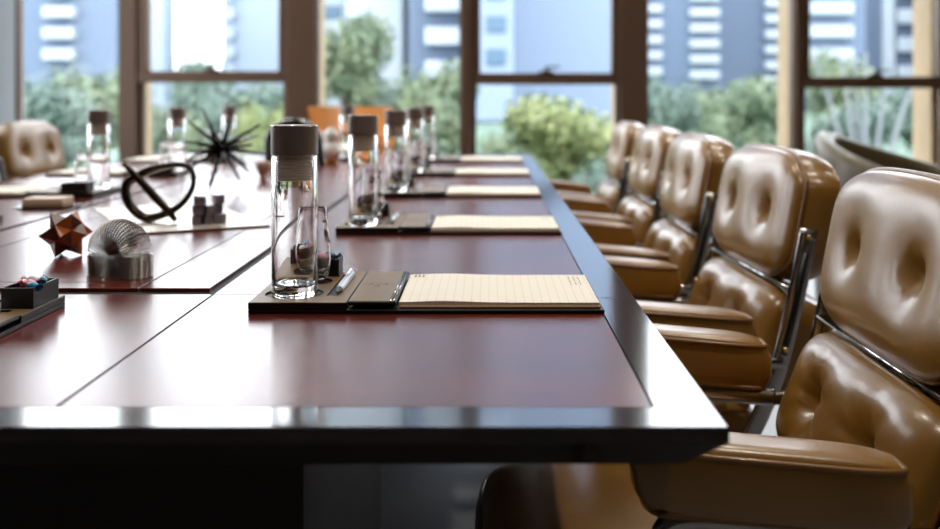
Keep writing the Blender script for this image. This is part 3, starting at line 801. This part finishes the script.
# ------------------------------------------------------------------ outdoors
GZ = -.9
bm = boxed((-160, WY+1.2, GZ-.3), (220, 320, GZ)); o = struct(obj('ground', bm, mat('lawn', srgb(74, 96, 82), .9, noise=(.4, srgb(88, 112, 98))), smooth=False))
Mb = dict(slate=mat('blue_grey_facade', srgb(98, 113, 136), .7), pale=mat('pale_facade', srgb(150, 162, 180), .7), lav=mat('lavender_facade', srgb(128, 142, 164), .7),  # aerial haze is mixed into these paled facade colours
          white=mat('white_balcony', srgb(172, 180, 188), .7), glass=mat('blue_window_band', srgb(72, 98, 122), .3), dark=mat('dusky_blue_facade', srgb(88, 101, 122), .7), grey=mat('grey_white_facade', srgb(158, 166, 174), .7))
def tower(px0, px1, D, ytop, m, label, cols=(), depth=18, group='towers beyond the trees'):
    """cols: (px0, px1, first row y, row step, rows, protrusion)"""
    t = thing('tower_block', label, 'building', (at((px0+px1)/2, D), D+depth/2, GZ), 0, group)
    lx, ly = t.location.x, t.location.y
    h = EYE+(97-ytop)/1000*D-GZ
    w = (px1-px0)/1000*D/2
    obj('facade', boxed((-w, -depth/2, 0), (w, depth/2, h), .3), m, t, smooth=False)
    for (a, b, y0, st, kind) in cols:
        x0, x1 = at(a, D)-lx, at(b, D)-lx; y = y0
        zt = EYE+(97-y0)/1000*D-GZ
        if kind == 'strip':
            obj('corner_strip', boxed((x0, -depth/2-.5, 0), (x1, -depth/2+.1, h-.5)), Mb['white'], t, smooth=False); continue
        sp = st/1000*D; z = zt
        n = 0
        while z > 4 and n < 30:
            obj('balcony' if kind == 'balcony' else 'window_band', boxed((x0, -depth/2-(1.4 if kind == 'balcony' else .15), z-sp*.26), (x1, -depth/2+.05, z+sp*.26), .1),
                Mb['white'] if kind == 'balcony' else Mb['glass'], t, smooth=False)
            z -= sp; n += 1
    return t
tower(6, 118, 95, -16, Mb['slate'], 'blue-grey tower with one white balcony stack in the leftmost window', [(48, 78, -8, 21, 'balcony')], 7)
tower(140, 165, 120, -24, Mb['pale'], 'narrow pale tower at the left edge of the white sky gap', [], 4)
tower(222, 283, 130, -34, Mb['pale'], 'broad pale tower to the right of the white sky gap', [(228, 236, -23, 19, 'balcony')])
tower(318, 346, 110, -330, Mb['grey'], 'grey-white block left of the pale column behind the trees', [(322, 342, -40, 26, 'band')])
tower(346, 404, 85, -330, Mb['grey'], 'tall grey-white column building in the second fixed window', [])
tower(408, 466, 80, -330, Mb['dark'], 'dusky blue tower with wide white balconies beside the middle casement', [(426, 462, -293, 33, 'balcony')])
tower(472, 514, 74, -260, Mb['lav'], 'lavender tower with blue window bands in the middle casement', [(486, 506, -240, 33, 'band')])
tower(512, 634, 90, -330, Mb['lav'], 'plain lavender-grey slab tower filling the middle casement', [])
tower(640, 716, 170, -120, Mb['slate'], 'blue-grey tower with white balcony stacks in the third fixed window', [(646, 661, -115, 15.5, 'balcony'), (689, 718, -111, 15.5, 'balcony')])
tower(716, 806, 195, -110, Mb['dark'], 'dusky blue tower left of the right-hand casement', [(764, 782, -105, 15.5, 'balcony')], 6)
tower(800, 866, 125, -80, Mb['slate'], 'tower with close white balconies at left of the right casement', [(808, 850, -60, 23, 'balcony')], 6)
tower(866, 960, 140, -120, Mb['dark'], 'tower with white corner strip and white floor slabs behind right casement', [(882, 893, 0, 10, 'strip'), (896, 925, -95, 28, 'balcony')], 4)
tower(985, 1100, 120, -120, Mb['slate'], 'blue-grey tower beyond the right edge of the picture', [])

leafm = {k: mat('foliage_'+k, c, .6, noise=(1.2, c2)) for k, c, c2 in (  # greens muted so the colour itself carries the distance haze
    ('green', srgb(86, 104, 82), srgb(118, 130, 100)), ('blue', srgb(74, 96, 88), srgb(100, 118, 106)), ('yellow', srgb(112, 126, 78), srgb(138, 144, 98)))}
barkm = mat('pale_bark', srgb(120, 124, 130), .8); barkd = mat('brown_bark', srgb(92, 82, 74), .9)
def crown(seed, n=4200):
    r = random.Random(seed); bm = bmesh.new()
    lobes = [(Vector((r.uniform(-.55, .55), r.uniform(-.5, .5), r.uniform(-.1, .75))), r.uniform(.32, .55)) for _ in range(11)]
    for _ in range(n):
        c, R = r.choice(lobes)
        v = Vector((r.gauss(0, 1), r.gauss(0, 1), r.gauss(0, 1))).normalized()*R*r.uniform(.6, 1.22)
        p = c+v; nrm = (v.normalized()+Vector((r.uniform(-.6, .6), r.uniform(-.6, .6), r.uniform(-.3, .8)))).normalized()
        a = nrm.orthogonal().normalized(); b = nrm.cross(a); th = r.uniform(0, PI); s = r.uniform(.04, .10)
        a, b = a*math.cos(th)+b*math.sin(th), b*math.cos(th)-a*math.sin(th)
        bm.faces.new([bm.verts.new(p+q) for q in (a*s, b*s*.55, -a*s, -b*s*.55)])
    for c, R in lobes[:9]:
        g_ = bmesh.ops.create_icosphere(bm, subdivisions=2, radius=R*.6, matrix=Matrix.Translation(c))
    me = bpy.data.meshes.new('foliage'); bm.to_mesh(me); bm.free(); return me
crowns = [crown(s) for s in (1, 2, 3, 4)]
ti = [0]
def tree(px, D, ytop, wpx, kind, label, yc=None, group='trees outside the windows', cat='tree', name='broadleaf_tree'):
    ti[0] += 1
    x = at(px, D); zt = EYE+(97-ytop)/1000*D
    w = wpx/1000*D/2
    t = thing(name, label, cat, (x, D, GZ), rnd.uniform(0, 6), group)
    H = zt-GZ; hz = min(H*.40, w*1.3) if cat == 'tree' else H*.5
    me = crowns[ti[0] % 4].copy(); me.materials.append(leafm[kind])
    f = bpy.data.objects.new('foliage', me); COL.objects.link(f); f.parent = t
    f.scale = (w/.95, w/.95, hz/.95); f.location = (0, 0, H-hz*1.35 if cat == 'tree' else hz*.45)
    bm = bmesh.new(); tube(bm, [(0, 0, 0), (.04, .02, H*.4), (0, 0, max(.3, H-hz))], [.12, .09, .04], 8); obj('trunk', bm, barkd, t)
T = [ # px, D, ytop, width, kind, label
 (-25, 24, 82, 130, 'blue', 'blue-green tree at the far left behind the grey wall end'),
 (42, 19, 74, 120, 'blue', 'blue-green tree below the white balconies in the leftmost window'),
 (98, 22, 62, 110, 'green', 'green tree beside the left casement frame'),
 (168, 17, 92, 90, 'green', 'light green tree low behind the left casement'),
 (203, 42, 45, 60, 'blue', 'small pointed tree against the white sky gap'),
 (240, 24, 76, 110, 'blue', 'dark blue-green tree across the middle of the left casement'),
 (268, 16, 98, 70, 'yellow', 'yellow-green shrubby tree at the right of the left casement'),
 (346, 14, 2, 92, 'green', 'tall green tree at the left of the second fixed window'),
 (372, 16, 66, 70, 'blue', 'mid-height tree between the two tall trees in second fixed window'),
 (436, 14, 54, 92, 'green', 'tall green tree beside the middle casement frame'),
 (404, 20, 92, 90, 'blue', 'lower blue-green tree filling the second fixed window'),
 (564, 15, 84, 124, 'yellow', 'round yellow-green tree in the middle casement'),
 (520, 24, 128, 80, 'green', 'small green tree left of the round yellow-green tree'),
 (668, 22, 72, 66, 'blue', 'dark blue-green tree at the left of the third fixed window'),
 (708, 26, 84, 80, 'green', 'light green tree in the middle of the third fixed window'),
 (758, 20, 66, 84, 'green', 'green tree at the right of the third fixed window'),
 (640, 19, 118, 90, 'green', 'low green tree behind the farthest chairs'),
 (838, 26, 45, 80, 'green', 'green tree behind the balconies in the right casement'),
 (918, 23, 80, 90, 'blue', 'blue-green tree at the right of the right casement'),
 (848, 17.5, 92, 90, 'blue', 'dark tree behind the pale branching trunks'),
 (1030, 29, 60, 100, 'green', 'green tree at the right edge of the picture'),
]
for a in T: tree(*a)
# low hedge bushes below the trees
HB = [(10, 12.4), (95, 12.0), (180, 12.2), (262, 12.5), (350, 12.0), (432, 12.4), (515, 13.5), (600, 12.2), (685, 12.5), (765, 12.0), (850, 12.0), (935, 12.4), (1020, 12.2)]
wh = ['leftmost of the low hedge bushes, behind the left chair', 'second low hedge bush from the left, under the leftmost window', 'third low hedge bush from the left, behind the spiked sculpture', 'fourth low hedge bush from the left, behind the black arch',
      'low hedge bush behind the white gourd vase', 'low hedge bush behind the row of right-hand bottles', 'low hedge bush left of the round yellow-green tree', 'low hedge bush behind the farthest right-hand chair',
      'low hedge bush behind the third and fourth right-hand chairs', 'low hedge bush behind the second right-hand chair', 'low hedge bush below the pale branching trunks', 'low hedge bush behind the tub armchair', 'rightmost low hedge bush, beyond the right picture edge']
for (px, D), lb in zip(HB, wh):
    tree(px, D-.4, 132+6*math.sin(px), 78, 'green' if px % 2 else 'blue', lb, group='low hedge bushes outside', cat='shrub', name='hedge_bush')
# pale multi-stemmed tree in the right casement
t = thing('bare_stemmed_tree', 'pale bare tree with fanning branches behind the right casement', 'tree', (at(866, 14.8), 14.8, GZ))
for k, (dx, tx) in enumerate(((-.10, -.62), (-.05, -.30), (0, .02), (.05, .34), (.1, .75), (.02, -.1))):
    bm = bmesh.new(); tube(bm, smooth_path([(dx, .05*(k % 3), 0), (dx*1.5+tx*.25, .02*k, .9), (tx*.8, .03*k, 1.75), (tx*1.3, .03*k, 2.6)], 4), [.05-.035*i/12 for i in range(13)], 7); obj('stem', bm, barkm, t)

# ------------------------------------------------------------------ light
world = bpy.data.worlds.new('World'); SC.world = world; world.use_nodes = True
bg = world.node_tree.nodes['Background']; bg.inputs['Color'].default_value = (.90, .95, 1, 1); bg.inputs['Strength'].default_value = 6.0
for i, (x, y) in enumerate(((-.7, 1.2), (1.5, 1.2), (-.7, 3.5), (1.5, 3.5), (-.7, 5.8), (1.5, 5.8), (.4, -1.1))):  # the last one, behind the camera, is an added warm fill lamp
    t = thing('unseen_ceiling_downlight', 'round recessed warm ceiling downlight out of view, lighting table and chairs', 'ceiling light', (x, y, ZC), 0, 'recessed ceiling downlights')
    bm = bmesh.new(); lathe(bm, [(.075, -.001), (.095, -.001), (.095, -.012), (.075, -.012)], 28, close=True); obj('trim_ring', bm, M['lamp_rim'], t)
    bm = bmesh.new(); lathe(bm, [(0, -.004), (.074, -.004), (.074, -.008), (0, -.008)], 28); obj('lens', bm, M['lamp'], t)
    li = bpy.data.lights.new('downlight', 'SPOT'); li.energy = 95 if y > 0 else 30; li.color = (1, .94, .85); li.spot_size = math.radians(110); li.spot_blend = .6; li.shadow_soft_size = .07
    lo = bpy.data.objects.new('downlight', li); COL.objects.link(lo); lo.parent = t; lo.location = (0, 0, -.03)

# ------------------------------------------------------------------ camera
cam = bpy.data.cameras.new('Camera'); co = bpy.data.objects.new('Camera', cam); COL.objects.link(co); SC.camera = co
co.location = (0, 0, EYE); co.rotation_euler = (PI/2, 0, 0)
cam.sensor_width = 36; cam.lens = 1000/940*36
cam.shift_x = -18/940; cam.shift_y = -167.5/940
cam.clip_start = .05; cam.clip_end = 1000
cam.dof.use_dof = True; cam.dof.focus_distance = 1.40; cam.dof.aperture_fstop = 3.0

SC.view_settings.view_transform = 'Standard'; SC.view_settings.look = 'None'; SC.view_settings.gamma = 1
SC.view_settings.exposure = 0.1
cy = SC.cycles
cy.use_denoising = True
cy.max_bounces = 14; cy.transmission_bounces = 12; cy.transparent_max_bounces = 16; cy.glossy_bounces = 6; cy.diffuse_bounces = 5
cy.sample_clamp_indirect = 6; cy.caustics_refractive = True; cy.caustics_reflective = False; cy.blur_glossy = .4
